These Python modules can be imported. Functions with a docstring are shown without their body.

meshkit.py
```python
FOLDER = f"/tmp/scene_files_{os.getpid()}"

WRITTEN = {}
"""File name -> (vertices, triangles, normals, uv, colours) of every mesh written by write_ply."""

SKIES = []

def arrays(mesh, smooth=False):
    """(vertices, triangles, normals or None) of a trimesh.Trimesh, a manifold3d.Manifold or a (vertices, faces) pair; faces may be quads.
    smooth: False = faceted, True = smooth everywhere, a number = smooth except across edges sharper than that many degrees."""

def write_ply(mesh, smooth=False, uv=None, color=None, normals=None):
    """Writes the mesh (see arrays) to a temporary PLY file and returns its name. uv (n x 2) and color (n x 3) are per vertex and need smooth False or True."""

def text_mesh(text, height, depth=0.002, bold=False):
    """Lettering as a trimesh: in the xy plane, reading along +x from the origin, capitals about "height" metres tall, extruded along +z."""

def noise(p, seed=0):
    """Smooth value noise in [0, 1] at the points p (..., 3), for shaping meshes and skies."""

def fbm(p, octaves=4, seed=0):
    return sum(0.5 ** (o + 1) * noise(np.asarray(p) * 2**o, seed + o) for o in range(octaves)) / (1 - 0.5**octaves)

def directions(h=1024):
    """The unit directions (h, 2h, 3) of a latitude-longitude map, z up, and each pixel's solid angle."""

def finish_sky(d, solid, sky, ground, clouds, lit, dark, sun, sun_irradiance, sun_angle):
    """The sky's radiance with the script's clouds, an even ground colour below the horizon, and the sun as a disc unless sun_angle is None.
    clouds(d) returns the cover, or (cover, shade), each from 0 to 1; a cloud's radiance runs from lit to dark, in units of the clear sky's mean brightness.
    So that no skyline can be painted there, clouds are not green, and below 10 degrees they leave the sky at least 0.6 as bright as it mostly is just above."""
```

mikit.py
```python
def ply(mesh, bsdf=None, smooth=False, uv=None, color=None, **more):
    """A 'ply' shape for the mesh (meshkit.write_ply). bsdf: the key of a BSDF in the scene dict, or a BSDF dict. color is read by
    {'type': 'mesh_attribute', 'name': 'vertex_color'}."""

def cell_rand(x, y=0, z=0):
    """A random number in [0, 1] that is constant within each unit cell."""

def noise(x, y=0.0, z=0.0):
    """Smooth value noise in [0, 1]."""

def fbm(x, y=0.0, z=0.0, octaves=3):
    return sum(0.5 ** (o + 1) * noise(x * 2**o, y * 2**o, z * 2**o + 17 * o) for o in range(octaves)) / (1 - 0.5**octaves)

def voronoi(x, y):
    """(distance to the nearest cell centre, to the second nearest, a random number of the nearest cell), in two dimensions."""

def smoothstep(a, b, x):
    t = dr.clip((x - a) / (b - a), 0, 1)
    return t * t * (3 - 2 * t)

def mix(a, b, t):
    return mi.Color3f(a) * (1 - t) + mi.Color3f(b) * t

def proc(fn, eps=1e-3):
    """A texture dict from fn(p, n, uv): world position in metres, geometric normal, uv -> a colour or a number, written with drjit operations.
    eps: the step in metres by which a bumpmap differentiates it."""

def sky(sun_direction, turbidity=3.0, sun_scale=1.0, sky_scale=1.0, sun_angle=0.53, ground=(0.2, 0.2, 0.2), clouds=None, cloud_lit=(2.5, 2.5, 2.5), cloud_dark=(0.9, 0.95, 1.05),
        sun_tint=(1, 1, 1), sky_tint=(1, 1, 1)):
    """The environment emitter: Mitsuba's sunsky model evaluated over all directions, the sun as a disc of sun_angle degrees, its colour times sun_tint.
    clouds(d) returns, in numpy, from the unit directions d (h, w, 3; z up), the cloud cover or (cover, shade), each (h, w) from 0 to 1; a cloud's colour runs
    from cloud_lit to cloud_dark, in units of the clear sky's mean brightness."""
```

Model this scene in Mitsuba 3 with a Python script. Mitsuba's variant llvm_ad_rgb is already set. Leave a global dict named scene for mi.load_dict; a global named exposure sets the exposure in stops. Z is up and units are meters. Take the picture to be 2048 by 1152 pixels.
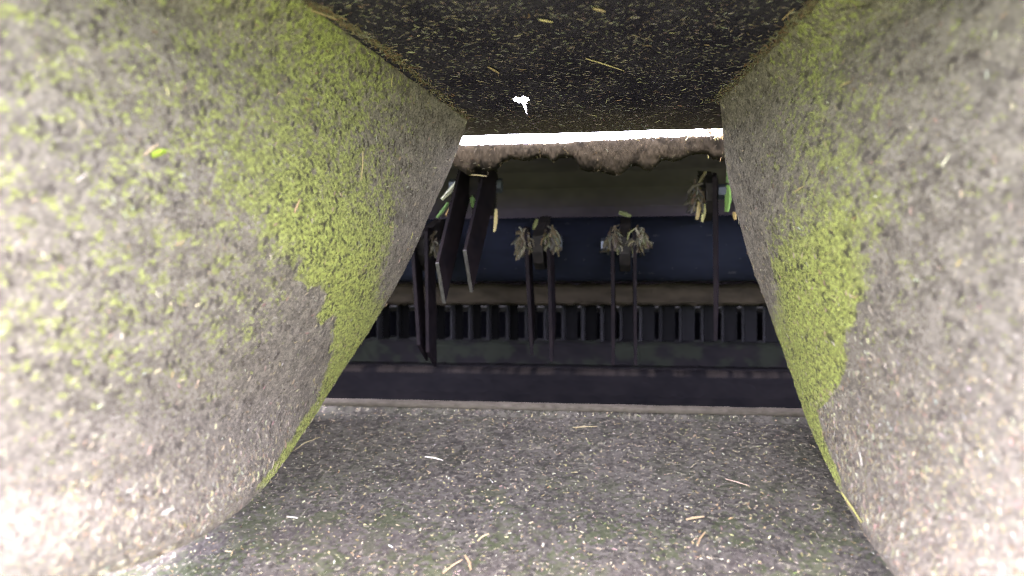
import math, random
import numpy as np, trimesh
import mitsuba as mi, drjit as dr
import mikit, meshkit
from mikit import proc, noise, fbm, voronoi, smoothstep, mix
from scipy.interpolate import CubicSpline, PchipInterpolator

rng = np.random.default_rng(7)
scene, labels = {}, {}
T4 = mi.ScalarTransform4f

# ------------------------------------------------------------------ camera, sky, exposure
# world: X across the chute, Y into the chute, z up; the camera stands in front of the chute mouth, 0.42 m above the lawn
YAW = math.atan(0.153)
CAM = np.array([0.0, 0.0, 0.42])
FWD = np.array([-math.sin(YAW), math.cos(YAW), 0.0])
RIGHT = np.array([math.cos(YAW), math.sin(YAW), 0.0])
UP = np.array([0.0, 0.0, 1.0])
FPX = 1607.0
scene['camera'] = {'type': 'thinlens', 'fov': math.degrees(2 * math.atan(1024 / FPX)), 'fov_axis': 'x', 'aperture_radius': 0.0021,
                   'focus_distance': 0.50, 'near_clip': 0.01, 'far_clip': 200.0,
                   'to_world': T4().look_at(origin=CAM.tolist(), target=(CAM + FWD).tolist(), up=[0, 0, 1])}
exposure = 5.5
scene['sky'] = mikit.sky((0.02, -0.48, 0.88), turbidity=3, sun_scale=0.24, sun_angle=40, clouds=lambda d: 1.0, cloud_lit=(2.54, 2.47, 2.88), sun_tint=(0.98, 0.97, 0.98))


def ray(u, v):
    return (u - 1024) / FPX * RIGHT + FWD - (v - 576) / FPX * UP


def at(u, v, d):            # the point at depth d along the optical axis
    return CAM + ray(u, v) * d


def on(u, v, Y):            # the point on the plane y = Y
    r = ray(u, v)
    return CAM + r * (Y / r[1])


# ------------------------------------------------------------------ helpers
def key_of(name):
    if name not in scene and name not in labels:
        return name
    k = 1
    while f'{name}_{k:03d}' in scene or f'{name}_{k:03d}' in labels:
        k += 1
    return f'{name}_{k:03d}'


def put(name, shape, label=None, category=None, group=None, kind=None, parent=None):
    key = key_of(f'{parent}__{name}' if parent else name)
    scene[key] = shape
    info = {k: v for k, v in (('label', label), ('category', category), ('group', group), ('kind', kind)) if v}
    if info:
        labels[key] = info
    return key


def thing(name, label, category, group=None):
    key = key_of(name)
    labels[key] = {'label': label, 'category': category}
    if group:
        labels[key]['group'] = group
    return key


def grid_faces(nr, nc):
    i, j = np.meshgrid(np.arange(nr - 1), np.arange(nc - 1), indexing='ij')
    a = i * nc + j
    return np.stack([a, a + 1, a + nc + 1, a + nc], -1).reshape(-1, 4)


def tris(q):
    return np.vstack([q[:, [0, 1, 2]], q[:, [0, 2, 3]]])


def grid_normals(P):
    a = np.gradient(P, axis=0); b = np.gradient(P, axis=1)
    n = np.cross(a, b)
    return n / np.maximum(np.linalg.norm(n, axis=-1, keepdims=True), 1e-12)


def thicken(v, f, n, th, uv=None):
    """a sheet made a closed slab: second skin th behind the first, open edges joined"""
    m = len(v)
    e = np.vstack([f[:, [0, 1]], f[:, [1, 2]], f[:, [2, 0]]])
    es = np.sort(e, 1)
    _, idx, cnt = np.unique(es[:, 0] * (m + 1) + es[:, 1], return_index=True, return_counts=True)
    b = e[idx[cnt == 1]]
    side = np.vstack([np.stack([b[:, 1], b[:, 0], b[:, 0] + m], 1), np.stack([b[:, 1], b[:, 0] + m, b[:, 1] + m], 1)])
    V = np.vstack([v, v - n * th]); F = np.vstack([f, f[:, ::-1] + m, side])
    return V, F, (np.vstack([uv, uv]) if uv is not None else None)


def straws(P, T, N, L, W, H, bend, col):
    """many short blades: three triangular sections each, 14 triangles; returns (mesh, colour per vertex)"""
    n = len(P)
    L, W, H, bend = (np.broadcast_to(np.asarray(x, float), (n,)) for x in (L, W, H, bend))
    T = T - N * (T * N).sum(1, keepdims=True)
    T /= np.maximum(np.linalg.norm(T, axis=1, keepdims=True), 1e-9)
    B = np.cross(N, T)
    secs = []
    for k, (x, wq) in enumerate(((-0.5, 0.75), (0.0, 1.0), (0.5, 0.6))):
        c = P + T * (x * L)[:, None] + B * (bend * L * (0.25 - x * x))[:, None] + N * (0.15 * np.abs(bend) * L * (x + 0.5))[:, None]
        secs += [c - B * (W * wq / 2)[:, None], c + B * (W * wq / 2)[:, None], c + N * (H * wq)[:, None]]
    V = np.stack(secs, 1).reshape(-1, 3)
    one = [(0, 2, 1), (6, 7, 8)]
    for s in (0, 3):
        for a, b in ((0, 1), (1, 2), (2, 0)):
            one += [(s + a, s + b, s + b + 3), (s + a, s + b + 3, s + a + 3)]
    F = (np.array(one)[None] + (np.arange(n) * 9)[:, None, None]).reshape(-1, 3)
    return trimesh.Trimesh(V, F, process=False), np.repeat(np.asarray(col, float), 9, 0)


def lathe_x(r, x0, x1, n=32, caps=True):
    m = trimesh.creation.cylinder(r, x1 - x0, sections=n)
    m.apply_transform(trimesh.transformations.rotation_matrix(math.pi / 2, [0, 1, 0]))
    m.apply_translation([(x0 + x1) / 2, 0, 0])
    return m


def bar(sx, sy, sz, ch):
    """box with chamfered edges"""
    b = trimesh.creation.box([1, 1, 1]).vertices
    h = np.array([sx, sy, sz]) / 2
    pts = []
    for s in np.sign(b):
        for k in range(3):
            q = s * h; q = q - s * ch; q[k] = s[k] * h[k]
            pts.append(q)
    return trimesh.convex.convex_hull(np.array(pts))


def sweep(section, x0, x1, nx=160, per=0.004, amp=0.0, freq=90, seed=3):
    """an open section (Y, z) drawn out along X as a sheet, roughened"""
    s = np.asarray(section, float)
    d = np.r_[0, np.cumsum(np.linalg.norm(np.diff(s, axis=0), axis=1))]
    q = np.unique(np.r_[np.linspace(0, d[-1], max(4, int(d[-1] / per))), d])
    Y, Z = np.interp(q, d, s[:, 0]), np.interp(q, d, s[:, 1])
    X = np.linspace(x0, x1, nx)
    P = np.stack([np.broadcast_to(X[None], (len(q), nx)), np.broadcast_to(Y[:, None], (len(q), nx)), np.broadcast_to(Z[:, None], (len(q), nx))], -1).copy()
    n = grid_normals(P)
    if amp:
        P += n * ((meshkit.fbm(P * freq, 4, seed) - 0.5) * 2 * amp)[..., None]
    return P, n


# ------------------------------------------------------------------ materials
def two(b):
    return {'type': 'twosided', 'bsdf': b}


def rough(fn, r=0.8, bump=None, eps=0.0004, spec=0.12):
    b = {'type': 'principled', 'base_color': proc(fn), 'roughness': r, 'specular': spec}
    if bump:
        b = {'type': 'bumpmap', 'tex': proc(bump, eps), 'scale': 1.0, 'bsdf': b}
    return two(b)


class NP:
    exp = staticmethod(np.exp)

    @staticmethod
    def step(a, b, x):
        t = np.clip((x - a) / (b - a), 0, 1); return t * t * (3 - 2 * t)

    @staticmethod
    def lin(a, b, x): return np.clip((x - a) / (b - a), 0, 1)


class DR:
    exp = staticmethod(dr.exp)
    step = staticmethod(smoothstep)

    @staticmethod
    def lin(a, b, x): return dr.clip((x - a) / (b - a), 0, 1)


# moss cover of the two side walls over (s: 0 at the inner edge .. 1 at the mouth, t: 0 at the roof .. 1 at the floor)
def ramps(m, t, *abw):
    return sum(w * m.lin(a, b, t) for a, b, w in abw)


def moss_cover(m, s, t, j, edge, t0, t1, t2, up, amount):
    soft = 1 - m.step(t0 - 0.10, t0 + 0.06, t)
    strip = (1 - m.step(edge - 0.010 - 0.15 * soft, edge + 0.014 + 0.28 * soft, s + (j - 0.5) * (0.02 + 0.13 * (1 - m.step(t0, t1, t))))) * (up + (0.96 - up) * m.step(t0 - 0.16, t0 + 0.06, t))
    bare = 1 - m.step(0.004, 0.075, s + (j - 0.5) * 0.03)
    strip = strip * (1 - bare * (1 - m.step(t0 - 0.04, t1 - 0.03, t)) * 0.85) * (1 - m.step(t2 - 0.06, t2 + 0.05, t))
    rest = m.step(0.02, 0.25, s) * amount * (1 - 0.28 * m.step(t0 + 0.02, t1 + 0.12, t - 0.10 * s))
    return strip + rest * (1 - strip)


def moss_left(m, s, t, j):
    edge = 0.25 - ramps(m, t, (0.19, 0.255, 0.125), (0.255, 0.30, 0.047), (0.30, 0.345, 0.040), (0.345, 0.40, 0.016))
    return moss_cover(m, s, t, j, edge, 0.22, 0.36, 0.54, 0.36, 0.46)


def moss_right(m, s, t, j):
    edge = 0.25 - ramps(m, t, (0.345, 0.42, 0.06), (0.42, 0.47, 0.035), (0.47, 0.51, 0.065), (0.51, 0.53, 0.045), (0.53, 0.60, 0.020))
    return moss_cover(m, s, t, j, edge, 0.33, 0.48, 0.68, 0.33, 0.38)


def fleck(x, y, z, uv):
    v1, _, r = voronoi((y + x) * 200 + 0.5 * noise(z * 500), z * 135 + 0.5 * noise(y * 400))
    g = noise(x * 900, y * 900, z * 700)
    return (1 - smoothstep(0.16, 0.34, v1 + 0.35 * (g - 0.5))) * smoothstep(0.36, 0.48, r) * (0.15 + 0.85 * smoothstep(0.42, 0.60, noise(x * 130, y * 130, z * 110))) * (1 - 0.75 * smoothstep(0.38, 0.55, uv[1] - 0.25 * uv[0]) * smoothstep(0.1, 0.25, uv[0]))


def wall_color(moss):
    def fn(p, n, uv):
        s, t = uv.x, uv.y
        a = fbm(p.x * 160, p.y * 160, p.z * 140, 3)
        g = 0.5 * noise(p.x * 760, p.y * 760, p.z * 620) + 0.5 * noise(p.x * 1500, p.y * 1500, p.z * 1200 + 3)
        c = mix((0.115, 0.100, 0.094), (0.325, 0.29, 0.262), smoothstep(0.22, 0.80, a * 0.45 + g * 0.6))
        c = mix(c, (0.42, 0.385, 0.36), smoothstep(0.78, 0.95, noise(p.x * 700 + 9, p.y * 700, p.z * 520)) * 0.8)
        c = mix(c, (0.38, 0.34, 0.325), 0.5 * smoothstep(0.35, 0.6, t) * smoothstep(0.25, 0.8, s))  # paler low and towards the mouth: the brighter daylight there put into the colour
        j = fbm(p.x * 60, p.y * 60 + 5, p.z * 60, 3)
        d = moss(DR, s, t, j)
        f = 0.30 * fbm(p.x * 150 + 3, p.y * 150, p.z * 130, 2) + 0.34 * noise(p.x * 420, p.y * 420, p.z * 340 + 7) + 0.36 * noise(p.x * 950, p.y * 950, p.z * 760 + 7)
        k = smoothstep(-0.06, 0.07, d - 0.06 - 0.95 * f)
        green = mix((0.22, 0.24, 0.080), (0.49, 0.54, 0.170), smoothstep(0.2, 0.8, noise(p.x * 800, p.y * 800, p.z * 700 + 3)))
        c = mix(c, green, k * (0.66 + 0.32 * smoothstep(0.45, 0.85, d)))
        c = mix(c, (0.060, 0.056, 0.036), smoothstep(0.60, 0.76, noise(p.x * 950, p.y * 950, p.z * 680 + 5)) * (0.30 + 0.55 * k * smoothstep(0.4, 0.8, d)))
        c = mix(c, (0.065, 0.058, 0.045), smoothstep(0.66, 0.80, noise(p.x * 1300, p.y * 1300, p.z * 900)) * 0.5)
        spot = fleck(p.x, p.y, p.z, (s, t))
        c = mix(c, (0.055, 0.046, 0.046), spot * (0.62 + 0.28 * smoothstep(0.3, 0.7, d)))
        return c
    return fn


def wall_bump(p, n, uv):
    return 0.00035 * noise(p.x * 900, p.y * 900, p.z * 800) + 0.00025 * noise(p.x * 1800, p.y * 1800, p.z * 1800)


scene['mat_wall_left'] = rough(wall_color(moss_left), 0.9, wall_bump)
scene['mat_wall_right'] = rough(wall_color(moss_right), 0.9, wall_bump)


def floor_color(p, n, uv):
    a = fbm(p.x * 45, p.y * 45, 0, 4)
    g = noise(p.x * 1100, p.y * 900, p.z * 900)
    c = mix((0.058, 0.053, 0.050), (0.165, 0.150, 0.139), smoothstep(0.25, 0.75, 0.25 * a + 0.40 * g + 0.35 * noise(p.x * 420, p.y * 420, 5)))
    b = fbm(p.x * 60 + 4, p.y * 60, 2.0, 4)
    near = smoothstep(0.50, 0.40, p.y)
    c = mix(c, (0.085, 0.11, 0.045), smoothstep(0.46, 0.62, b * 0.6 + 0.4 * noise(p.x * 500, p.y * 500)) * (0.15 + 0.35 * near))
    c = mix(c, (0.12, 0.100, 0.104), smoothstep(0.5, 0.7, fbm(p.x * 40, p.y * 40 + 8, 0, 4)) * 0.35 * near)
    c = mix(c, (0.34, 0.31, 0.26), smoothstep(0.80, 0.93, noise(p.x * 520, p.y * 520 + 30)) * 0.7)
    return c


scene['mat_floor'] = rough(floor_color, 0.75, lambda p, n, uv: 0.0006 * noise(p.x * 800, p.y * 700, p.z * 700) + 0.0004 * fbm(p.x * 1600, p.y * 1400, 0, 2))


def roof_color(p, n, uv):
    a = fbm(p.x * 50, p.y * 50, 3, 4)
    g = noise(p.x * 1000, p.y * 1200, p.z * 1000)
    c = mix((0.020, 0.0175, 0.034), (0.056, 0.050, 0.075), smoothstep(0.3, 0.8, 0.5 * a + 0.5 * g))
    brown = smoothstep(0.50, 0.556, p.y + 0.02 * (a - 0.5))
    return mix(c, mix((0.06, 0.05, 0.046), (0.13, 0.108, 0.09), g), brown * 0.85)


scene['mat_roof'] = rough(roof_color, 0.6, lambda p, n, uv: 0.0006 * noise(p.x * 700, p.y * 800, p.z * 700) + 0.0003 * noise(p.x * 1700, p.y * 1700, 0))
scene['mat_hood'] = rough(lambda p, n, uv: mix((0.085, 0.072, 0.105), (0.165, 0.142, 0.180), fbm(p.x * 60, p.y * 60, p.z * 60, 4)), 0.9)
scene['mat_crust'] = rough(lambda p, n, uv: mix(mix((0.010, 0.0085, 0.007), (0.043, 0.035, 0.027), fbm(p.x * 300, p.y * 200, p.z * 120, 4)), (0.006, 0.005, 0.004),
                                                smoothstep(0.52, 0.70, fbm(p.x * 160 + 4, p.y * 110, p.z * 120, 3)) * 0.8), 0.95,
                           lambda p, n, uv: 0.0009 * noise(p.x * 900, p.y * 700, p.z * 300))


def navy(p, n, uv):
    a = fbm(p.x * 40, p.y * 40, p.z * 40, 4)
    c = mix((0.011, 0.013, 0.026), (0.019, 0.022, 0.039), a)
    return mix(c, (0.16, 0.15, 0.15), smoothstep(0.86, 0.95, noise(p.x * 240, p.y * 240, p.z * 240)) * 0.25)


scene['mat_navy'] = rough(navy, 0.95, spec=0.08)
scene['mat_lug'] = rough(lambda p, n, uv: mix((0.018, 0.018, 0.024), (0.05, 0.042, 0.04), fbm(p.x * 150, p.y * 150, p.z * 150, 3)), 0.6)
scene['mat_blade'] = rough(lambda p, n, uv: mix((0.004, 0.004, 0.008), (0.018, 0.0125, 0.016), fbm(p.x * 90, p.y * 120, p.z * 90, 4)), 0.7, spec=0.10)
scene['mat_worn'] = two({'type': 'principled', 'base_color': proc(lambda p, n, uv: mix((0.045, 0.042, 0.048), (0.105, 0.098, 0.105), noise(p.x * 500, p.y * 500, p.z * 300))), 'roughness': 0.4, 'metallic': 0.5})
scene['mat_bolt'] = two({'type': 'principled', 'base_color': {'type': 'rgb', 'value': [0.07, 0.08, 0.11]}, 'roughness': 0.4, 'metallic': 0.5})
scene['mat_ledge'] = rough(lambda p, n, uv: mix((0.014, 0.012, 0.011), (0.066, 0.053, 0.042), fbm(p.x * 55, p.y * 80, p.z * 140, 4)), 0.9)
scene['mat_beam'] = rough(lambda p, n, uv: mix(mix((0.006, 0.006, 0.009), (0.017, 0.015, 0.018), fbm(p.x * 60, p.y * 60, p.z * 90, 4)), (0.026, 0.034, 0.022),
                                               smoothstep(0.42, 0.62, fbm(p.x * 70 + 5, p.y * 70, p.z * 70, 3)) * smoothstep(0.338, 0.346, p.z) * 0.45) + mi.Color3f(0.030, 0.024, 0.020) * smoothstep(0.3325, 0.335, p.z) * (1 - smoothstep(0.3385, 0.3395, p.z)) * smoothstep(0.2, 0.7, fbm(p.x * 120, 3, 0, 3)), 0.9)
scene['mat_slat'] = rough(lambda p, n, uv: mix((0.022, 0.022, 0.025), (0.06, 0.058, 0.057), fbm(p.x * 80, p.y * 80, p.z * 200, 3)), 0.7)
scene['mat_lip'] = rough(lambda p, n, uv: mix((0.075, 0.066, 0.058), (0.185, 0.162, 0.140), fbm(p.x * 300, p.y * 300, p.z * 300, 3)), 0.85)
scene['mat_bits'] = two({'type': 'principled', 'base_color': {'type': 'mesh_attribute', 'name': 'vertex_color'}, 'roughness': 0.55, 'specular': 0.45})
scene['mat_paint'] = two({'type': 'principled', 'base_color': {'type': 'mesh_attribute', 'name': 'vertex_color'}, 'roughness': 0.9, 'specular': 0.06})
scene['mat_green_leaf'] = two({'type': 'principled', 'base_color': {'type': 'rgb', 'value': [0.22, 0.46, 0.10]}, 'roughness': 0.5})
scene['mat_shell'] = two({'type': 'diffuse', 'reflectance': {'type': 'rgb', 'value': [0.006, 0.006, 0.009]}})
scene['mat_lawn'] = rough(lambda p, n, uv: mix((0.05, 0.08, 0.02), (0.13, 0.15, 0.06), fbm(p.x * 6, p.y * 6, 0, 4)), 0.95)

# ------------------------------------------------------------------ the ground
g = 40.0
put('ground', mikit.ply((np.array([[-g, -g, 0], [g, -g, 0], [g, g, 0], [-g, g, 0.0]]), np.array([[0, 1, 2, 3]])), 'mat_lawn'),
    'green lawn under and around the mower', kind='structure')

# ------------------------------------------------------------------ the chute: roof, floor, two side walls
chute = thing('discharge_chute', 'mossy grass discharge chute with flared side walls, dark roof and dusty floor', 'discharge chute')

ROOF = PchipInterpolator([0.02, 0.10, 0.20, 0.30, 0.36, 0.43, 0.50, 0.535, 0.548, 0.552], np.array([0.132, 0.1325, 0.132, 0.131, 0.129, 0.125, 0.1175, 0.1115, 0.1085, 0.1068]) + CAM[2])
FLOOR_Z = lambda Y: CAM[2] - 0.0895 - 0.254 * (0.558 - Y)


def near_hole(c, w, fine, coarse, a, b):
    """grid lines that are close together around c"""
    x, out = a, []
    while x < b:
        out.append(x); x += fine if abs(x - c) < w else coarse
    return np.array(out + [b])


def roof_depth(u, v):
    r = ray(u, v)
    lo, hi = 0.05, 0.56
    for _ in range(50):
        m = (lo + hi) / 2
        y = r[1] * m
        if CAM[2] + r[2] * m > float(ROOF(min(y, 0.552))): hi = m
        else: lo = m
    return lo


hd = roof_depth(1043, 197)
H0 = at(1043, 197, hd)
xs = near_hole(H0[0], 0.009, 0.0003, 0.0017, -0.26, 0.30)
ys = np.r_[near_hole(H0[1], 0.022, 0.0005, 0.0017, 0.145, 0.552)]
X, Y = np.meshgrid(xs, ys, indexing='ij')
P = np.stack([X, Y, ROOF(Y)], -1)
P[..., 2] += (meshkit.fbm(P * [70, 70, 0], 4, 5) - 0.5) * 0.0016
edge = np.clip((P[..., 1] - 0.535) / 0.017, 0, 1)
P[..., 1] += edge * (meshkit.fbm(np.stack([P[..., 0] * 120, 0 * X, 0 * X], -1), 4, 8) - 0.5) * 0.003
q = grid_faces(*X.shape)
# the rusted hole, an uneven cap with a slit running back from it (outline taken in the roof's own plane, from the mid of the hole)
from shapely import Polygon, contains_xy
pts = [(1026, 197), (1031, 193), (1040, 195), (1047, 192), (1056, 195), (1059, 200), (1053, 203), (1054, 207), (1050, 205), (1053, 214), (1056, 234), (1049, 218), (1045, 207), (1042, 204), (1037, 206), (1033, 201), (1028, 202)]
hole = Polygon([tuple((at(u, v, roof_depth(u, v)))[:2]) for u, v in pts])
cen = P.reshape(-1, 3)[q].mean(1)
q = q[~contains_xy(hole, cen[:, 0] + 0.0003 * np.sin(cen[:, 1] * 4000), cen[:, 1])]
n = -np.abs(grid_normals(P)) * [0, 0, 1] + grid_normals(P) * [1, 1, 0]
n = np.where(grid_normals(P)[..., 2:] > 0, -grid_normals(P), grid_normals(P)).reshape(-1, 3)
rust = np.hypot(P[..., 0] - H0[0], (P[..., 1] - H0[1]) * 0.6).reshape(-1, 1)
V, F, _ = thicken(P.reshape(-1, 3), tris(q)[:, ::-1], n, 0.0001 + 0.0021 * np.clip((rust - 0.010) / 0.012, 0, 1))
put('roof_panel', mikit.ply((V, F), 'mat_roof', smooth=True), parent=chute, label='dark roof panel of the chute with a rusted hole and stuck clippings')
roof_surf = trimesh.Trimesh(P.reshape(-1, 3), tris(q)[:, ::-1], process=False)

xs, ys = np.linspace(-0.26, 0.32, 300), np.r_[np.linspace(0.12, 0.556, 226), np.linspace(0.5565, 0.5632, 16)]
X, Y = np.meshgrid(xs, ys, indexing='ij')
P = np.stack([X, Y, FLOOR_Z(Y)], -1)
P[..., 2] += (meshkit.fbm(P * [60, 60, 0], 4, 15) - 0.5) * 0.0022 - 0.0008 * np.exp(-((Y - 0.5575) / 0.003) ** 2) + np.clip((Y - 0.5580) / 0.005, 0, 1) * 0.0022
q = grid_faces(*X.shape)
n = grid_normals(P); n = np.where(n[..., 2:] < 0, -n, n).reshape(-1, 3)
V, F, _ = thicken(P.reshape(-1, 3), tris(q), n, 0.003)
floor_key = put('floor_panel', mikit.ply((V, F), 'mat_floor', smooth=True), parent=chute, label='grey dusty floor panel sprinkled with dry clippings')
floor_surf = trimesh.Trimesh(P.reshape(-1, 3), tris(q), process=False)
a = np.linspace(0, 2 * np.pi, 20, endpoint=False)
xs = np.linspace(-0.25, 0.31, 260)
P = np.stack([np.broadcast_to(xs[:, None], (260, 20)), 0.5655 + 0.0040 * np.cos(a)[None] + 0 * xs[:, None], CAM[2] - 0.0842 + 0.0030 * np.sin(a)[None] + 0 * xs[:, None]], -1)
P = P + (meshkit.fbm(P * 220, 3, 4)[..., None] - 0.5) * 0.0014 * np.stack([0 * a, np.cos(a), np.sin(a)], -1)[None]
i, j = np.meshgrid(np.arange(259), np.arange(20), indexing='ij')
q = np.stack([i * 20 + j, i * 20 + (j + 1) % 20, (i + 1) * 20 + (j + 1) % 20, (i + 1) * 20 + j], -1).reshape(-1, 4)
put('rolled_lip', mikit.ply((P.reshape(-1, 3), q), 'mat_lip', smooth=True), parent=floor_key)


def side_wall(rows, uo, sgn, moss, mat, name, label, seed):
    """rows: (u, v, depth of the inner edge, v of the outer end at u = uo, depth there); a sheet bulging into the chute"""
    qs = np.linspace(0, 1, 430) ** 2
    ss = np.r_[qs, 1.0 + np.linspace(0.004, 0.12, 14)]
    arc = np.linspace(1, 0, 12, endpoint=False)
    ctrl = []
    for k, (u, v, d, vo, do) in enumerate(rows):
        if k == 0:                                  # along the roof
            w = np.array([1 / max(min(roof_depth(u + (uo - u) * x, v + (vo - v) * x), d), 0.24) for x in ss])
        else:
            p = 0.72 if k > 3 else (0.95, 0.90, 0.84, 0.78)[k]
            w = 1 / d + (1 / do - 1 / d) * ss ** p
        line = np.array([at(u + (uo - u) * x, v + (vo - v) * x, 1 / y) for x, y in zip(ss, w)])
        th = arc * np.pi / 2
        curl = line[0] + (-sgn * RIGHT)[None] * ((1 - np.cos(th)) * 0.030)[:, None] + FWD[None] * (np.sin(th) * 0.013)[:, None] - sgn * RIGHT[None] * (arc * 0.006)[:, None]
        ctrl.append(np.vstack([curl, line]))
    ctrl = np.array(ctrl)
    t = np.r_[0, np.cumsum(np.linalg.norm(np.diff([r[:2] for r in rows], axis=0), axis=1))]; t = t / t[-1]
    up = ctrl[0] + UP * 0.012                      # on past the roof's underside
    tt = np.linspace(-0.03, 1, 430)
    P = CubicSpline(np.r_[-0.03, t], np.concatenate([up[None], ctrl]))(tt)
    S = np.broadcast_to(np.r_[-0.03 * arc, ss][None], P.shape[:2]); Tt = np.broadcast_to(tt[:, None], P.shape[:2])
    n = grid_normals(P)
    if (n[215, 220] @ (CAM - P[215, 220])) < 0: n = -n
    j = meshkit.fbm(P * 60, 3, seed)
    m = moss(NP, np.maximum(S, 0), Tt, j)
    P = P + n * ((meshkit.fbm(P * 110, 4, seed + 1) - 0.5) * 0.0011 + (meshkit.fbm(P * 420, 2, seed + 2) - 0.5) * 0.0007 * (0.3 + m))[..., None]
    uv = np.stack([np.maximum(S, 0), np.clip(Tt, 0, 1)], -1).reshape(-1, 2)
    f = tris(grid_faces(*P.shape[:2]))
    V, F = P.reshape(-1, 3), f
    c = np.cross(V[F[:, 1]] - V[F[:, 0]], V[F[:, 2]] - V[F[:, 0]])
    if (c * n.reshape(-1, 3)[F[:, 0]]).sum() < 0: F = F[:, ::-1]
    sheet = trimesh.Trimesh(V, F, process=False)
    V2, F2, uv2 = thicken(V, F, n.reshape(-1, 3), 0.004, uv)
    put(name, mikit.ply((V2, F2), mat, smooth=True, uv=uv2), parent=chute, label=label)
    return sheet, uv


LR = [(935, 240, 0.545, -581, 0), (915, 300, 0.553, -330, 0.230), (888, 365, 0.558, -150, 0.230), (850, 450, 0.560, 60, 0.230), (815, 530, 0.562, 240, 0.230), (770, 610, 0.564, 420, 0.230),
      (720, 690, 0.564, 590, 0.230), (680, 750, 0.562, 710, 0.230), (648, 802, 0.555, 800, 0.232), (598, 880, 0.505, 900, 0.235), (540, 960, 0.450, 1000, 0.240), (480, 1020, 0.405, 1090, 0.240),
      (350, 1100, 0.350, 1180, 0.245), (200, 1152, 0.312, 1260, 0.250), (0, 1215, 0.275, 1340, 0.255), (-150, 1270, 0.24, 1400, 0.260)]
RR = [(1440, 200, 0.50, -610, 0), (1444, 250, 0.512, -420, 0.230), (1452, 330, 0.515, -200, 0.230), (1466, 400, 0.517, -20, 0.230), (1485, 470, 0.518, 130, 0.230), (1507, 540, 0.518, 290, 0.230),
      (1533, 610, 0.518, 440, 0.230), (1558, 680, 0.518, 580, 0.230), (1583, 750, 0.516, 700, 0.230), (1608, 825, 0.510, 820, 0.230), (1640, 900, 0.475, 920, 0.232), (1672, 965, 0.435, 1010, 0.235),
      (1703, 1025, 0.400, 1090, 0.238), (1745, 1090, 0.36, 1170, 0.240), (1790, 1152, 0.325, 1250, 0.245), (1850, 1225, 0.285, 1340, 0.250), (1920, 1300, 0.25, 1420, 0.260)]
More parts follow.
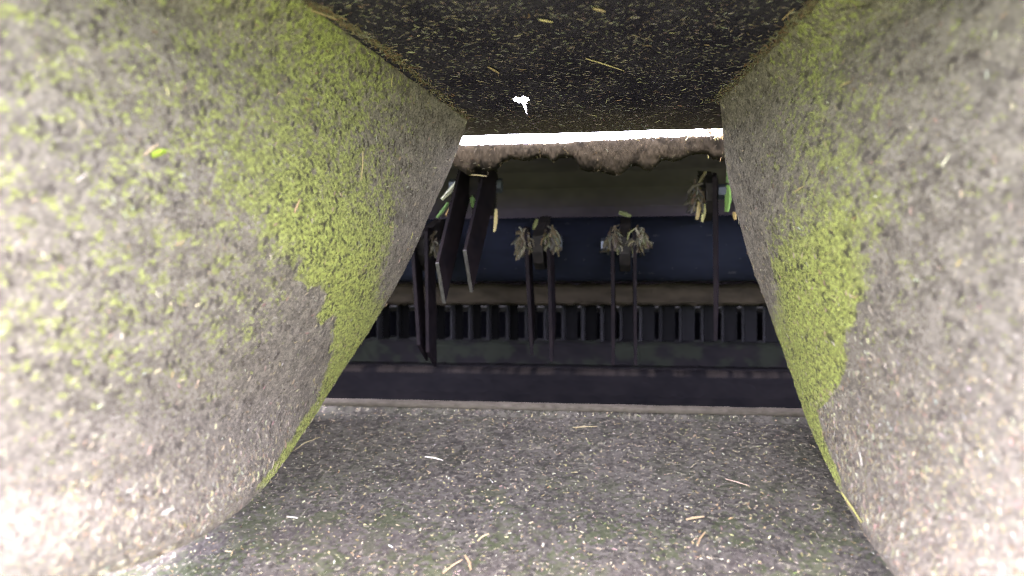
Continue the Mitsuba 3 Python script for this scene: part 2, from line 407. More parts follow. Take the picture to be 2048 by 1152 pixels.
left_surf, left_uv = side_wall(LR, -200, 1, moss_left, 'mat_wall_left', 'side_wall', 'left side wall of the chute, green moss along its inner edge', 21)
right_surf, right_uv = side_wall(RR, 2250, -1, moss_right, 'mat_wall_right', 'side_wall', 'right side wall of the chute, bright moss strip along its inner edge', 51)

# ------------------------------------------------------------------ the cutter housing behind the chute
Zc = CAM[2]
housing = thing('cutter_housing', 'dark dusty cutter housing behind the chute with slotted grille and lower beam', 'mower housing')
X0, X1 = -0.42, 0.42


def sheet(name, section, mat, th=0.003, amp=0.0, label=None, nx=200, per=0.004, flip=False, freq=90):
    P, n = sweep([(a, Zc + b) for a, b in section], X0, X1, nx, per, amp, freq)
    f = tris(grid_faces(*P.shape[:2]))
    if flip: n, f = -n, f[:, ::-1]
    V, F, _ = thicken(P.reshape(-1, 3), f, n.reshape(-1, 3), th)
    return put(name, mikit.ply((V, F), mat, smooth=40), parent=housing, label=label)


sheet('hood', [(0.572, 0.1005), (0.62, 0.108), (0.70, 0.119), (0.78, 0.125), (0.82, 0.119), (0.838, 0.104), (0.842, 0.085), (0.842, 0.003)], 'mat_hood', amp=0.0012, label='dusty brown underside of the hood')
sheet('ledge', [(0.842, 0.003), (0.80, 0.004), (0.797, 0.001), (0.797, -0.0145), (0.801, -0.0165), (0.842, -0.0165)], 'mat_ledge', amp=0.0036, label='brown dusty ledge below the drum', freq=140)
sheet('back_plate', [(0.856, -0.0165), (0.856, -0.06)], 'mat_shell')
sheet('lower_beam', [(0.856, -0.0535), (0.806, -0.0545), (0.8035, -0.058), (0.8035, -0.0765), (0.811, -0.0785), (0.811, -0.0815), (0.800, -0.0822), (0.797, -0.0855), (0.795, -0.092), (0.789, -0.104), (0.775, -0.12),
                     (0.75, -0.135), (0.70, -0.148), (0.60, -0.152), (0.573, -0.150), (0.573, -0.098)], 'mat_beam', amp=0.0022, freq=130, label='lower beam with a mossy upper band and a grooved edge')
for sx in (X0, X1):
    m = trimesh.creation.box([0.006, 0.31, 0.33]); m.apply_translation([sx, 0.715, Zc - 0.02]); put('end_plate', mikit.ply(m, 'mat_shell'), parent=housing)
slat_u = [680, 719, 758, 797, 869, 905, 941, 978, 1015, 1053, 1092, 1131, 1170, 1208, 1246, 1285, 1326, 1365, 1409, 1450, 1490, 1533, 1574, 1615]
grille = put('grille', mikit.ply(bar(X1 - X0 - 0.02, 0.004, 0.006, 0.0008).apply_translation([0, 0.8505, Zc - 0.0225]), 'mat_slat'), parent=housing, label='row of dark upright slats')
r2 = random.Random(3)
for k, u in enumerate(slat_u):
    c0 = on(u + 12, 642, 0.828)
    wd = 0.0125 if u > 1100 else 0.0085
    face, fin = bar(wd, 0.003, 0.0385, 0.0007), bar(0.0019, 0.010, 0.0385, 0.0004)
    fin.apply_translation([-wd / 2 - 0.0009, -0.004, 0])
    m = trimesh.util.concatenate([face, fin])
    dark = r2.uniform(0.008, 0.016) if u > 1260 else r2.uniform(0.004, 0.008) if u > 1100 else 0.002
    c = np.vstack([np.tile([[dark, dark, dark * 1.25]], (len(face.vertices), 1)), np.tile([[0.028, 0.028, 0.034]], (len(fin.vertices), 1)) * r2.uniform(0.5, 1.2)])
    m.apply_transform(trimesh.transformations.rotation_matrix(math.radians(-14 + r2.uniform(-5, 5)), [0, 0, 1]))
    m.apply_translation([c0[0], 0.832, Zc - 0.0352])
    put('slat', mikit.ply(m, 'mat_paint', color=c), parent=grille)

# ------------------------------------------------------------------ the rotor: drum, lugs, bolts and hanging blades
rotor = thing('flail_rotor', 'navy flail rotor drum with pairs of blades hanging from bolted lugs', 'flail rotor')
DY, DZ, DR_ = 0.757, Zc + 0.0365, 0.030
P = []
xs, a = np.linspace(-0.40, 0.40, 120), np.linspace(0, 2 * np.pi, 64, endpoint=False)
P = np.stack([np.broadcast_to(xs[:, None], (120, 64)), DY + DR_ * np.cos(a)[None] + 0 * xs[:, None], DZ + DR_ * np.sin(a)[None] + 0 * xs[:, None]], -1)
i, j = np.meshgrid(np.arange(119), np.arange(64), indexing='ij')
q = np.stack([i * 64 + j, (i + 1) * 64 + j, (i + 1) * 64 + (j + 1) % 64, i * 64 + (j + 1) % 64], -1).reshape(-1, 4)
put('drum', mikit.ply((P.reshape(-1, 3), q), 'mat_navy', smooth=True), parent=rotor, label='smooth navy painted drum')


def blade(u, v, Y, length, width, lean, face, th=0.0028, cut=0.35, tip=0, label=None, inplane=False):
    """a flat knife hanging from (u, v, Y): lean degrees to the right going down, face degrees turned from edge-on"""
    p = on(u, v, Y)
    r = ray(u, v) * [1, 1, 0]; r /= np.linalg.norm(r)
    w0 = width
    prof = [(-w0 / 2, 0.010), (-w0 / 3, 0.014), (w0 / 3, 0.014), (w0 / 2, 0.010), (w0 / 2, -length * (1 if tip else 1 - cut)), (-w0 / 2 + (0 if not tip else 0), -length * (1 - cut if tip else 1))]
    m = trimesh.creation.extrude_polygon(Polygon(prof), th)
    m.apply_translation([0, 0, -th / 2])
    B = np.eye(4)
    fa = math.radians(face)
    side = np.cross(r, UP)
    wdir = r * math.cos(fa) + side * math.sin(fa)
    ln = math.radians(lean)
    if inplane:
        dn, wdir = UP * math.cos(ln) - wdir * math.sin(ln), wdir * math.cos(ln) + UP * math.sin(ln)
    else:
        dn = UP * math.cos(ln) - side * math.sin(ln)
        dn = dn - wdir * (dn @ wdir); dn /= np.linalg.norm(dn)
    B[:3, 0], B[:3, 1], B[:3, 2], B[:3, 3] = wdir, dn, np.cross(wdir, dn), p
    m.apply_transform(B)
    key = put('blade', mikit.ply(m, 'mat_blade'), parent=rotor, label=label)
    if not inplane:
        return key
    # the worn, bright cutting edge at the bottom
    a2, b2 = prof[4], prof[5]
    e = trimesh.creation.extrude_polygon(Polygon([a2, b2, (b2[0], b2[1] - 0.0009), (a2[0], a2[1] - 0.0009)]), th * 1.1)
    e.apply_translation([0, 0, -th * 0.55]); e.apply_transform(B)
    put('cutting_edge', mikit.ply(e, 'mat_worn'), parent=key)
    return key


def lug(u, v, Y, half=0.0045, head=0.017):
    p = on(u, v, Y)
    prof = np.array([(0, 0.012), (-0.009, 0.006), (-0.010, -0.008), (-0.003, -0.017), (0.012, -0.022), (DY - Y - 0.027, -0.018), (DY - Y - 0.020, 0.028), (0.012, 0.018)])
    prof = prof + [0, 0]
    m = trimesh.creation.extrude_polygon(Polygon(prof), half * 2)
    M = np.eye(4); M[:3, 0], M[:3, 1], M[:3, 2] = [0, 1, 0], [0, 0, 1], [1, 0, 0]
    m.apply_transform(M); m.apply_translation([p[0] - half, Y, p[2]])
    k = put('lug', mikit.ply(m, 'mat_lug'), parent=rotor)
    for s in (-1, 1):
        h = lathe_x(0.0062, 0, 0.006, 6); h.apply_translation([p[0] + s * head - 0.003, Y, p[2]])
        put('bolt_head', mikit.ply(h, 'mat_bolt'), parent=k)
    sh = lathe_x(0.0035, p[0] - head, p[0] + head, 14); sh.apply_translation([0, Y, p[2]])
    put('bolt', mikit.ply(sh, 'mat_lug'), parent=k)
    return k


lug(1078, 487, 0.685); lug(1250, 490, 0.685); lug(1418, 384, 0.66, 0.003, 0.010); lug(850, 492, 0.685); lug(952, 372, 0.655, 0.004, 0.019)
blade(1056, 487, 0.685, 0.095, 0.030, 3.0, 7); blade(1101, 487, 0.685, 0.100, 0.030, 1.5, 7)
blade(1226, 490, 0.685, 0.100, 0.030, 0.3, 1.5); blade(1269, 490, 0.685, 0.100, 0.030, 0.3, -1)
blade(832, 500, 0.675, 0.097, 0.028, 4.0, 13, cut=0.16, tip=1); blade(860, 488, 0.680, 0.108, 0.028, 0.8, 14, cut=0.14, tip=1)
blade(928, 368, 0.640, 0.100, 0.022, -24, 30, cut=0.24, tip=1, inplane=True, label='broad reddish knife turned to show its face, left of the upper pair')
blade(977, 368, 0.640, 0.090, 0.022, -24, 30, cut=0.28, tip=1, inplane=True, label='broad reddish knife turned to show its face, right of the upper pair')
blade(1431, 384, 0.660, 0.118, 0.030, 0.4, 3, label='single thin blade hanging by the right wall')

# ------------------------------------------------------------------ loose bits: palettes
STRAW = np.array([[0.62, 0.52, 0.34], [0.50, 0.40, 0.25], [0.70, 0.62, 0.46], [0.42, 0.30, 0.17], [0.75, 0.71, 0.62], [0.46, 0.36, 0.28], [0.55, 0.50, 0.26]])
DARKST = np.array([[0.32, 0.25, 0.16], [0.24, 0.18, 0.13], [0.40, 0.33, 0.22], [0.38, 0.20, 0.12], [0.45, 0.41, 0.33]])
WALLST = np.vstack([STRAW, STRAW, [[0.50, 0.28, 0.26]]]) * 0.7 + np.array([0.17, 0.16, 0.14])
MOSSC = np.array([[0.34, 0.37, 0.12], [0.43, 0.48, 0.15], [0.24, 0.26, 0.10], [0.50, 0.53, 0.20]])


def pal(c, n, spread=0.25):
    return np.clip(c[rng.integers(0, len(c), n)] * (1 + rng.normal(0, spread, (n, 1))) * (1 + rng.normal(0, 0.06, (n, 3))), 0.005, 0.85)


def scatter(surf, n, keep=None):
    """n random points on a sheet, in the reach of a camera a step aside"""
    m = surf
    P, f = trimesh.sample.sample_surface(m, n * 2, seed=int(rng.integers(1e9)))
    N = m.face_normals[f]
    d = (P - CAM) @ FWD
    u = 1024 + FPX * ((P - CAM) @ RIGHT) / np.maximum(d, 0.01); v = 576 - FPX * ((P - CAM) @ UP) / np.maximum(d, 0.01)
    ok = (d > 0.05) & (u > -260) & (u < 2300) & (v > -260) & (v < 1420)
    if keep is not None: ok &= keep(P, f)
    ok = np.nonzero(ok)[0][:n]
    return P[ok], N[ok], f[ok]


def along(N, n, axis=None, spread=3.2):
    """tangent directions; axis: a preferred direction"""
    a = rng.normal(size=(n, 3))
    if axis is not None: a = a * spread / 3 + np.asarray(axis)[None] * np.sign(rng.normal(size=(n, 1))) * 1.0
    return a


def bits(name, label, P, N, T, L, W, col, bend=0.3, kind='stuff', category=None, lift=0.3):
    n = len(P)
    N = N + rng.normal(0, 0.12, (n, 3)); N /= np.linalg.norm(N, axis=1, keepdims=True)
    m, c = straws(P + N * (W * lift * rng.random(n))[:, None], T, N, L, W, W * 0.45, rng.normal(0, bend, n), col)
    put(name, mikit.ply(m, 'mat_bits', color=c), label, category, kind=kind)


# ------------------------------------------------------------------ the crust of felted grass along the hood's edge
top_px = np.array([(870, 292), (918, 290), (1000, 289), (1100, 287), (1160, 282), (1230, 279), (1300, 275), (1400, 272), (1460, 270), (1520, 269)])
bot_px = np.array([(870, 318), (890, 320), (905, 330), (920, 341), (935, 348), (944, 345), (950, 336), (960, 337), (975, 342), (988, 338), (995, 334), (1005, 322), (1020, 315), (1035, 317), (1048, 320), (1062, 316), (1080, 311), (1092, 313), (1105, 322),
                   (1116, 315), (1130, 312), (1147, 313), (1155, 325), (1162, 338), (1180, 342), (1198, 340), (1215, 346), (1235, 349), (1250, 340), (1262, 330), (1278, 330), (1290, 338), (1302, 340), (1312, 330), (1320, 320), (1335, 317), (1348, 322), (1365, 315),
                   (1385, 308), (1402, 304), (1418, 308), (1430, 316), (1445, 319), (1465, 316), (1520, 312)])
us = np.linspace(872, 1518, 560)
tv, bv = np.interp(us, top_px[:, 0], top_px[:, 1]), np.interp(us, bot_px[:, 0], bot_px[:, 1])
bv = bv + (meshkit.fbm(np.stack([us / 6, 0 * us, 0 * us], -1), 3, 2) - 0.5) * 4
tv = tv + (meshkit.fbm(np.stack([us / 9, 0 * us, 0 * us], -1), 3, 6) - 0.5) * 3
K = 36
ang = np.linspace(0, 2 * np.pi, K, endpoint=False)
top, bot = np.array([on(u, v, 0.571) for u, v in zip(us, tv)]), np.array([on(u, v, 0.571) for u, v in zip(us, bv)])
mid, hz = (top + bot) / 2, (top - bot)[:, 2] / 2
prof_z, prof_y = np.sign(np.sin(ang)) * np.abs(np.sin(ang)) ** 0.7, np.sign(np.cos(ang)) * np.abs(np.cos(ang)) ** 0.4
P = np.stack([np.broadcast_to(mid[:, 0:1], (560, K)), mid[:, 1:2] + 0.0055 * prof_y[None] + 0.0035, mid[:, 2:3] + hz[:, None] * prof_z[None]], -1)
nn = np.stack([0 * ang, np.cos(ang), np.sin(ang)], -1)[None]
P = P + nn * ((meshkit.fbm(P * [420, 420, 120], 4, 9) - 0.5) * 0.0016)[..., None]
i, j = np.meshgrid(np.arange(559), np.arange(K), indexing='ij')
q = np.stack([i * K + j, (i + 1) * K + j, (i + 1) * K + (j + 1) % K, i * K + (j + 1) % K], -1).reshape(-1, 4)
crust = put('grass_crust', mikit.ply((P.reshape(-1, 3), q), 'mat_crust', smooth=True), 'brown felted crust of old grass hanging along the hood edge below the bright slot', 'grass crust')
cs = trimesh.Trimesh(P.reshape(-1, 3), tris(q), process=False)
Pc, fc = trimesh.sample.sample_surface(cs, 420, seed=5); Nc = cs.face_normals[fc]
k = Pc[:, 1] < 0.5755
Pc, Nc = Pc[k], Nc[k]; n = len(Pc)
Tc = rng.normal(size=(n, 3)) * [0.7, 0.4, 1.0]
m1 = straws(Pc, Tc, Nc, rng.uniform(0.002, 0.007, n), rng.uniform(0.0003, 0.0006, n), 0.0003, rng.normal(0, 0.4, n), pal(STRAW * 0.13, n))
ne = 260                                                        # fibres standing up into the slot, and hanging off the ragged lower edge
iu = rng.integers(0, 560, ne)
up_ = rng.random(ne) < 0.95
Pe = np.where(up_[:, None], top[iu], bot[iu]) + rng.normal(0, 0.0008, (ne, 3)) + [0, 0.001, 0]
Te = np.stack([rng.normal(0, 0.8, ne), rng.normal(0, 0.25, ne), np.where(up_, 0.55, -0.8)], -1)
Ne = np.tile([[0.1, -1.0, 0.1]], (ne, 1)); Ne /= np.linalg.norm(Ne, axis=1, keepdims=True)
m2 = straws(Pe, Te, Ne, rng.uniform(0.0015, 0.005, ne), rng.uniform(0.00025, 0.0005, ne), 0.0003, rng.normal(0, 0.6, ne), pal(STRAW * 0.75, ne))
mm = trimesh.util.concatenate([m1[0], m2[0]])
put('fibre', mikit.ply(mm, 'mat_paint', color=np.vstack([m1[1], m2[1]])), parent=crust, kind='stuff')
# grass plugging the right end of the slot
ne = 70
Pp = np.array([on(u, v, 0.566) for u, v in zip(np.where(rng.random(ne) < 0.8, rng.uniform(1412, 1452, ne), rng.uniform(1372, 1400, ne)), rng.uniform(248, 274, ne))])
Tp = rng.normal(size=(ne, 3)) * [1, 0.3, 0.8]
mp = straws(Pp, Tp, np.tile([[0, -1.0, 0.0]], (ne, 1)), rng.uniform(0.003, 0.009, ne), rng.uniform(0.0004, 0.0009, ne), 0.0004, rng.normal(0, 0.5, ne), pal(STRAW * 0.8, ne))
put('grass_tuft', mikit.ply(mp[0], 'mat_paint', color=mp[1]), 'knot of dry grass plugging the right end of the bright slot', 'grass tuft')

# ------------------------------------------------------------------ moss on the side walls
for surf, uv, moss, lab, seed in ((left_surf, left_uv, moss_left, 'fine green moss growing on the left side wall', 21), (right_surf, right_uv, moss_right, 'fine green moss growing on the right side wall', 51)):
    fuv = uv[surf.faces].mean(1)
    def keep(P, f):
        d = moss(NP, fuv[f, 0], fuv[f, 1], meshkit.fbm(P * 60, 3, seed))
        return (d * 1.0 > meshkit.fbm(P * 200, 3, 77) * 0.9 + rng.random(len(P)) * 0.25) & (fuv[f, 0] < 0.6) & (d > 0.45) & (np.array(fleck(*[mi.Float(np.ascontiguousarray(np.asarray(P)[:, k], np.float32)) for k in range(3)], [mi.Float(np.ascontiguousarray(fuv[f, k], np.float32)) for k in range(2)])) < 0.3)
    P, N, f = scatter(surf, 13000, keep)
    n = len(P)
    N2 = N + rng.normal(0, 0.35, (n, 3)); N2 /= np.linalg.norm(N2, axis=1, keepdims=True)
    bits('moss', lab, P, N2, along(N, n), rng.uniform(0.0004, 0.0010, n), rng.uniform(0.0003, 0.0006, n), pal(MOSSC, n), 0.3)

# ------------------------------------------------------------------ clippings: a cover of fine bits on each surface
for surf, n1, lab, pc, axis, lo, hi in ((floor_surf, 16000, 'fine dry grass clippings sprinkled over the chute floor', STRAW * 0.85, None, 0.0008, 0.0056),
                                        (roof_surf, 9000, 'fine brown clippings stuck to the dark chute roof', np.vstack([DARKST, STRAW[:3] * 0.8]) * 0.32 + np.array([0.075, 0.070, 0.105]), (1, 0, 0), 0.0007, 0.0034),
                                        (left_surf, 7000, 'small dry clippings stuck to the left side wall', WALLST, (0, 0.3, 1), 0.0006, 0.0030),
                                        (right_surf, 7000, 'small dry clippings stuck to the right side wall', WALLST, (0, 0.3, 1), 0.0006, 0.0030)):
    kp = None
    if surf in (left_surf, right_surf):
        wuv = (left_uv if surf is left_surf else right_uv)[surf.faces].mean(1)
        mo = moss_left if surf is left_surf else moss_right
        def kp(P, f): return rng.random(len(P)) < np.clip(0.10 + 0.95 * NP.step(0.36, 0.6, wuv[f, 1]) * NP.step(0.01, 0.06, wuv[f, 0]) - 0.5 * mo(NP, wuv[f, 0], wuv[f, 1], 0.5), 0.06, 1)
    P, N, f = scatter(surf, n1 * (3 if kp else 1), kp)
    P, N, f = P[:n1], N[:n1], f[:n1]
    if surf is roof_surf: N = np.where(N[:, 2:] > 0, -N, N)
    n = len(P)
    L = lo + (hi - lo) * rng.random(n) ** (1.5 if surf is floor_surf else 2.0)
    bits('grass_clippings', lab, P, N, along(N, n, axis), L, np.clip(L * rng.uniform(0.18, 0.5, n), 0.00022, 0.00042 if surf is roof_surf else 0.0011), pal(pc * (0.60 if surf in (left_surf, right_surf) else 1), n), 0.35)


used = set()
P, N, f = scatter(floor_surf, 9000, lambda P, f: rng.random(len(P)) < np.exp(-(0.553 - P[:, 1]) / 0.045) * (P[:, 1] < 0.552))
n = len(P); L = 0.0012 + 0.0042 * rng.random(n) ** 2
bits('grass_clippings', 'denser drift of tan clippings along the rolled lip of the floor', P, N, along(N, n, (1, 0, 0)), L, np.clip(L * 0.3, 0.0004, 0.001), pal(STRAW * 0.9, n), 0.35)
for side, a0, b0 in (('left', (930, 242), (600, 0)), ('right', (1442, 204), (1640, 0))):
    n = 900
    x = rng.random(n)
    uu, vv = a0[0] + (b0[0] - a0[0]) * x, a0[1] + (b0[1] - a0[1]) * x
    sg = 1 if side == 'left' else -1
    if side == 'left': vv = vv - 18 * np.sin(np.pi * x)
    P = np.array([at(u, v, roof_depth(u, v) - 0.001) for u, v in zip(uu + sg * np.abs(rng.normal(0, 12, n)), vv)])
    N = np.tile([[sg * 0.5, -0.4, -0.75]], (n, 1)); N /= np.linalg.norm(N, axis=1, keepdims=True)
    T = rng.normal(0, 0.6, (n, 3)) + np.array([-sg * 0.4, -1.0, 0.0])
    L = 0.001 + 0.005 * rng.random(n) ** 2
    bits('grass_clippings', f'fine brown fibres caught along the seam of {side} wall and roof', P, N, T, L, np.clip(L * 0.15, 0.0003, 0.0006), pal(DARKST * 0.45 + 0.03, n), 0.4)
P, N, f = scatter(floor_surf, 6500)
n = len(P); L = 0.0020 + 0.0042 * rng.random(n) ** 1.6
bits('grass_clippings', 'larger tan and whitish clippings scattered all over the chute floor', P, N, along(N, n), L, rng.uniform(0.0006, 0.0011, n), pal(np.vstack([STRAW, STRAW, [[0.45, 0.30, 0.28], [0.30, 0.36, 0.12]]]) * 0.85, n), 0.35)
P, N, f = scatter(floor_surf, 9000, lambda P, f: (meshkit.fbm(P * 55, 3, 12) > 0.50) & (rng.random(len(P)) < NP.step(0.52, 0.40, P[:, 1])))
n = len(P)
bits('moss', 'low dark green moss specks spread over the front of the chute floor', P, N, along(N, n), rng.uniform(0.0008, 0.0022, n), rng.uniform(0.0005, 0.0010, n), pal(MOSSC * 0.50, n), 0.3)
P, N, f = scatter(roof_surf, 5000)
N = np.where(N[:, 2:] > 0, -N, N); n = len(P); L = 0.0016 + 0.0030 * rng.random(n) ** 1.8
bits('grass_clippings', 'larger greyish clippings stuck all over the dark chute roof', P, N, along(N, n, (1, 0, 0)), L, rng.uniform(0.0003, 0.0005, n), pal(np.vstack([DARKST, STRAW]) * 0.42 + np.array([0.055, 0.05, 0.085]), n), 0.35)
# ------------------------------------------------------------------ single straws one can point at
def straw(P, N, T, L, W, bend, col, name, label, category, group=None):
    m, c = straws(np.array([P]), np.array([T], float), np.array([N]), L, W, W * 0.5, bend, np.array([col]))
    return put(name, mikit.ply(m, 'mat_bits', color=c), label, category, group)


for surf, n1, lab, grp, pc, axis, lo, hi in ((floor_surf, 110, 'on the chute floor', 'loose straws on the chute floor', STRAW, None, 0.0045, 0.0095),
                                             (roof_surf, 50, 'on the dark roof', 'straws stuck to the chute roof', np.vstack([DARKST, STRAW[:4]]) * 0.6 + 0.05, (1, 0, 0), 0.0026, 0.0055),
                                             (left_surf, 40, 'on the left wall', 'straws stuck to the left side wall', STRAW * 0.75, (0, 0.3, 1), 0.0026, 0.0062),
                                             (right_surf, 40, 'on the right wall', 'straws stuck to the right side wall', STRAW * 0.75, (0, 0.3, 1), 0.0026, 0.0062)):
    def inframe(P, f):
        d = (P - CAM) @ FWD
        u = 1024 + FPX * ((P - CAM) @ RIGHT) / d; v = 576 - FPX * (P - CAM)[:, 2] / d
        ok = (u > 20) & (u < 2030) & (v > 5) & (v < 1150)
        if surf is floor_surf: ok &= (v > 840) & (u > 650 - (v - 800) * 1.1) & (u < 1600 + (v - 800) * 0.5)
        if surf is roof_surf: ok &= (u > 610 + v * 1.3) & (u < 1640 - v)
        return ok
    P, N, f = scatter(surf, 4000, inframe)
    if surf is roof_surf: N = np.where(N[:, 2:] > 0, -N, N)
    T = along(N, len(P), axis)
    count = 0
    for k in range(len(P)):
        L = lo + (hi - lo) * rng.random() ** 2
        c = pal(pc, 1)[0]
        tone = 'orange brown' if c[0] > 1.75 * c[1] else 'brown' if c.mean() < 0.27 else 'whitish' if c.mean() > 0.58 else 'tan' if c.mean() < 0.42 else 'pale'
        e = T[k] - N[k] * (T[k] @ N[k])
        slope = math.degrees(math.atan2(abs(e @ UP) + abs(e @ FWD) * (0.45 if surf in (floor_surf, roof_surf) else 0), abs(e @ RIGHT)))
        lie = 'level' if slope < 20 else 'upright' if slope > 65 else 'tilted'
        size = 'long' if L > 0.0065 else 'short'
        dd = (P[k] - CAM) @ FWD
        px, py = (1024 + FPX * ((P[k] - CAM) @ RIGHT) / dd) / 20.48, (576 - FPX * (P[k] - CAM)[2] / dd) / 11.52
        if surf in (floor_surf, roof_surf):
            col = 'at far left' if px < 40 else 'left of middle' if px < 50 else 'in the middle' if px < 59 else 'right of middle' if px < 68 else 'at far right'
            row = ('near the rolled lip' if py < 79 else 'halfway forward' if py < 90 else 'in the foreground') if surf is floor_surf else ('in the foreground' if py < 8 else 'halfway back' if py < 15 else 'near the slot')
        else:
            e0 = px if surf is left_surf else 100 - px
            col = 'at the outer side' if e0 < 10 else 'midway across' if e0 < 21 else 'towards the inner edge'
            row = ('top', 'upper', 'middle', 'lower', 'bottom')[min(4, int(py / 20))] + ' part'
        lab1 = f'{size} {tone} {lie} straw {lab}, {col}, {row}'
        if lab1 in used or count >= n1: continue
        used.add(lab1); count += 1
        straw(P[k] + N[k] * 0.0006, N[k], T[k], L, rng.uniform(0.0004, 0.0008) if surf is roof_surf else rng.uniform(0.0006, 0.0011), rng.normal(0, 0.4), c, 'straw',
              lab1, 'straw', grp)


def hit(surf, u, v):
    d = ray(u, v)
    P, _, f = surf.ray.intersects_location([CAM], [d / np.linalg.norm(d)], multiple_hits=False)
    return P[0], surf.face_normals[f[0]]


def laid(surf, a, b, W, bend, col, name, label, category, group=None):
    """a straw lying on a surface from pixel a to pixel b of the photograph's survey"""
    (p, n), (p2, n2) = hit(surf, *a), hit(surf, *b)
    if n @ (CAM - p) < 0: n = -n
    return straw((p + p2) / 2 + n * 0.0009, n, p2 - p, float(np.linalg.norm(p2 - p)), W, bend, col, name, label, category, group)


Y_, O_, W_, G_ = [0.55, 0.45, 0.27], [0.42, 0.31, 0.20], [0.70, 0.66, 0.62], [0.30, 0.42, 0.10]
laid(roof_surf, (1172, 114), (1248, 138), 0.0010, 0.05, Y_, 'straw', 'longest yellow straw stuck flat to the middle of the dark roof', 'straw')
laid(roof_surf, (976, 130), (998, 143), 0.0016, 0.1, O_, 'leaf_scrap', 'orange leaf scrap stuck to the roof left of the long straw', 'leaf scrap')
laid(roof_surf, (1078, 35), (1105, 40), 0.0014, 0.1, Y_, 'straw', 'pale yellow straw at the top middle of the roof', 'straw')
laid(roof_surf, (1186, 13), (1210, 18), 0.0016, 0.2, O_, 'leaf_scrap', 'orange leaf scrap near the top edge of the photo', 'leaf scrap')
laid(roof_surf, (612, 12), (672, 34), 0.0014, 0.05, O_, 'straw', 'brown straw lying along the seam of left wall and roof', 'straw')
laid(roof_surf, (1565, 36), (1590, 12), 0.0010, 0.05, O_, 'straw', 'brown straw beside the seam of right wall and roof', 'straw')
laid(floor_surf, (850, 917), (886, 924), 0.0016, 0.2, W_, 'leaf_scrap', 'white papery scrap in the left half of the floor', 'leaf scrap')
laid(floor_surf, (575, 1036), (596, 1040), 0.0012, 0.05, W_, 'straw', 'short white straw on the floor close to the left wall', 'straw')
laid(floor_surf, (450, 1104), (464, 1122), 0.0009, 0.9, Y_, 'straw', 'curled pale straw at the lower left of the floor', 'straw')
laid(floor_surf, (885, 1150), (925, 1124), 0.0012, 0.2, O_, 'twig', 'orange brown stem, left half of the bent twig at the bottom of the floor', 'twig')
laid(floor_surf, (930, 1112), (942, 1148), 0.0016, 0.2, O_, 'twig', 'orange brown stem, upright half of the bent twig at the bottom of the floor', 'twig')
laid(floor_surf, (955, 1085), (978, 1072), 0.0012, 0.4, Y_, 'straw', 'forked pale straw just above the bent twig', 'straw')
laid(floor_surf, (1372, 1044), (1408, 1036), 0.0018, 0.1, O_, 'straw', 'wide tan straw in the right half of the floor', 'straw')
laid(floor_surf, (1450, 962), (1498, 974), 0.0010, 0.05, [0.5, 0.38, 0.32], 'straw', 'long brown straw in the right part of the floor', 'straw')
laid(floor_surf, (1395, 1093), (1410, 1068), 0.0012, 0.2, O_, 'straw', 'upright tan straw below the wide tan straw', 'straw')
laid(floor_surf, (590, 905), (640, 880), 0.0008, 0.5, Y_, 'straw', 'bent straw on the floor beside the lower left moss strip', 'straw')
laid(floor_surf, (1145, 857), (1195, 857), 0.0008, 0.1, Y_, 'straw', 'thin level straw just in front of the rolled lip', 'straw')
laid(left_surf, (715, 300), (722, 368), 0.0009, 0.25, Y_, 'straw', 'long bent straw hanging upright on the left wall near the slot', 'straw')
laid(left_surf, (583, 428), (600, 398), 0.0009, 0.05, [0.66, 0.45, 0.30], 'straw', 'pinkish tilted straw in the middle of the left wall', 'straw')
laid(left_surf, (285, 312), (312, 290), 0.0010, 0.05, [0.66, 0.52, 0.38], 'straw', 'blurred tan straw beside a bright moss speck on the left wall', 'straw')
laid(left_surf, (300, 312), (328, 302), 0.0026, 0.1, [0.42, 0.56, 0.08], 'moss_speck', 'bright green moss speck beside the tan straw on the left wall', 'moss speck')
laid(left_surf, (318, 1030), (345, 1018), 0.0014, 0.1, W_, 'leaf_scrap', 'white scrap low on the left wall', 'leaf scrap')
laid(right_surf, (1592, 384), (1612, 372), 0.0009, 0.05, Y_, 'straw', 'small tilted straw halfway up the right wall', 'straw')
laid(right_surf, (1682, 173), (1710, 164), 0.0009, 0.05, Y_, 'straw', 'yellow straw near the top of the right wall', 'straw')
laid(right_surf, (1722, 905), (1730, 932), 0.0009, 0.1, W_, 'straw', 'white upright straw low on the right wall', 'straw')
laid(right_surf, (1690, 985), (1726, 1045), 0.0014, 0.05, [0.62, 0.58, 0.22], 'straw', 'yellow stem lying along the lower edge of the right wall', 'straw')

# ------------------------------------------------------------------ grass caught on the rotor
def tuft(u, v, Y, n, wd, ln, label, tone=0.62, seed=1):
    r = np.random.default_rng(seed)
    n *= 3
    c0 = on(u, v, Y - 0.010)
    D = r.normal(size=(n, 3)); D /= np.linalg.norm(D, axis=1, keepdims=True)
    P0 = c0 + D * r.random((n, 1)) ** 0.5 * np.array([wd * 0.00095, 0.007, 0.0105]) + np.stack([0 * D[:, 0], 0 * D[:, 0], -0.25 * np.abs(D[:, 0]) * 0.012], -1)
    T = D * [0.9, 0.5, 0.5] + [0, 0, -0.8] + r.normal(0, 0.3, (n, 3))
    N = D * [1, 0.2, 0.3] + [0.0, -1.2, 0.2]; N /= np.linalg.norm(N, axis=1, keepdims=True)
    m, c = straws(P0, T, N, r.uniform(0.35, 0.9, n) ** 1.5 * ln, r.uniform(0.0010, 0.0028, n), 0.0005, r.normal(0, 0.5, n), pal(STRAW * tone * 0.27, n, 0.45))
    put('grass_tuft', mikit.ply(m, 'mat_bits', color=c), label, 'grass tuft')


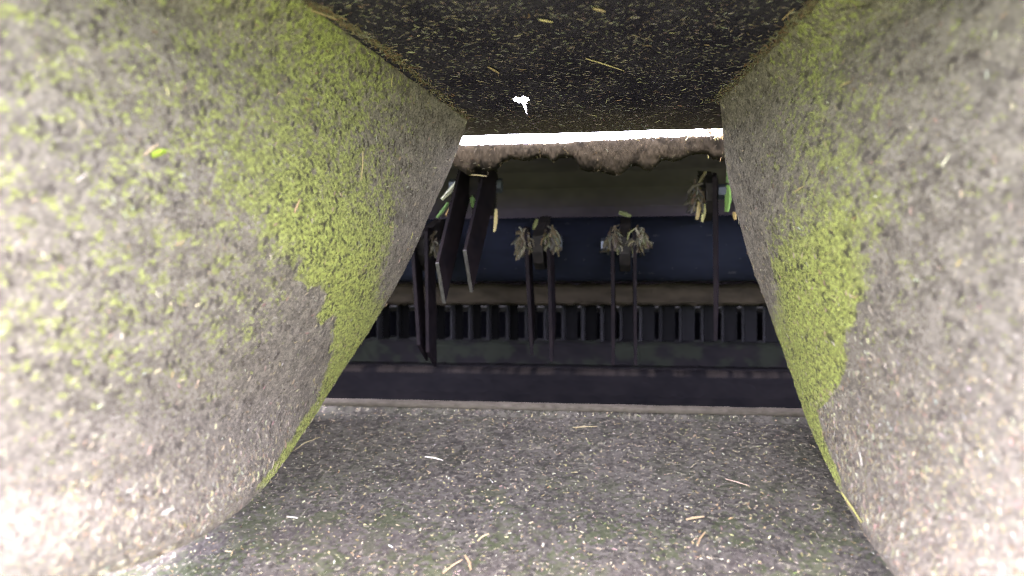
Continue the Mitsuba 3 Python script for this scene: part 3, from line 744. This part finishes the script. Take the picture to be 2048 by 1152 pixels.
tuft(1046, 482, 0.685, 34, 8, 0.017, 'dry grass tuft on the left bolt of the middle left blade pair', seed=1)
tuft(1104, 478, 0.685, 34, 8, 0.015, 'dry grass tuft on the right bolt of the middle left blade pair', 0.5, 2)
tuft(1228, 478, 0.685, 34, 8, 0.016, 'dry grass tuft on the left bolt of the middle right blade pair', 0.5, 3)
tuft(1276, 478, 0.685, 34, 9, 0.017, 'dry grass tuft on the right bolt of the middle right blade pair', 0.6, 4)
tuft(868, 492, 0.685, 20, 6, 0.014, 'dark grass tuft on the far left blade pair', 0.4, 5)
tuft(1392, 392, 0.665, 16, 5, 0.020, 'dry grass tuft left of the single right blade', 0.5, 6)


def hung(a, b, Y, W, col, name, label, category, bend=0.1):
    p, p2 = on(*a, Y), on(*b, Y)
    nn = np.array([0.1, -1, 0.1]); nn /= np.linalg.norm(nn)
    return straw((p + p2) / 2, nn, p2 - p, float(np.linalg.norm(p2 - p)), W, bend, col, name, label, category)


hung((918, 358), (884, 400), 0.645, 0.0042, [0.80, 0.78, 0.70], 'leaf', 'pale folded leaf slanting beside the left wall above the blades', 'leaf')
hung((896, 405), (874, 436), 0.650, 0.0030, [0.20, 0.34, 0.14], 'leaf', 'dull green leaf piece under the pale folded leaf', 'leaf')
hung((904, 408), (892, 432), 0.652, 0.0028, [0.50, 0.33, 0.18], 'leaf', 'brown leaf piece under the pale folded leaf', 'leaf')
hung((942, 372), (946, 415), 0.648, 0.0046, [0.28, 0.46, 0.17], 'leaf', 'bright green leaf hanging between the two broad knives', 'leaf')
hung((938, 350), (974, 352), 0.585, 0.0013, [0.62, 0.50, 0.36], 'straw', 'level straw poking from the left end of the crust', 'straw')
hung((992, 418), (989, 464), 0.66, 0.0032, [0.66, 0.54, 0.30], 'straw', 'short thick straw hanging right of the two broad knives', 'straw')
hung((1460, 322), (1455, 366), 0.655, 0.0046, [0.32, 0.50, 0.24], 'leaf', 'upper bright green leaf strip close to the right wall', 'leaf')
hung((1457, 370), (1453, 424), 0.655, 0.0054, [0.27, 0.46, 0.15], 'leaf', 'lower bright green leaf strip close to the right wall', 'leaf')
hung((1400, 402), (1393, 440), 0.655, 0.0038, [0.55, 0.43, 0.24], 'straw', 'tan straw end left of the single right blade', 'straw')
hung((1410, 408), (1404, 444), 0.654, 0.0034, [0.68, 0.64, 0.34], 'straw', 'pale yellow straw end nearest the single right blade', 'straw')
hung((1468, 424), (1470, 440), 0.655, 0.0032, [0.60, 0.44, 0.22], 'straw', 'small tan straw end right of the single right blade', 'straw')
hung((1412, 342), (1380, 396), 0.66, 0.0030, [0.30, 0.26, 0.16], 'straw', 'long dull straw slanting beside the right lug', 'straw')
hung((1074, 438), (1066, 460), 0.68, 0.0034, [0.17, 0.18, 0.08], 'leaf_scrap', 'yellow green scrap above the middle left blade pair', 'leaf scrap')
hung((1238, 425), (1262, 432), 0.68, 0.0040, [0.19, 0.21, 0.11], 'leaf_scrap', 'yellow green scrap above the middle right blade pair', 'leaf scrap')
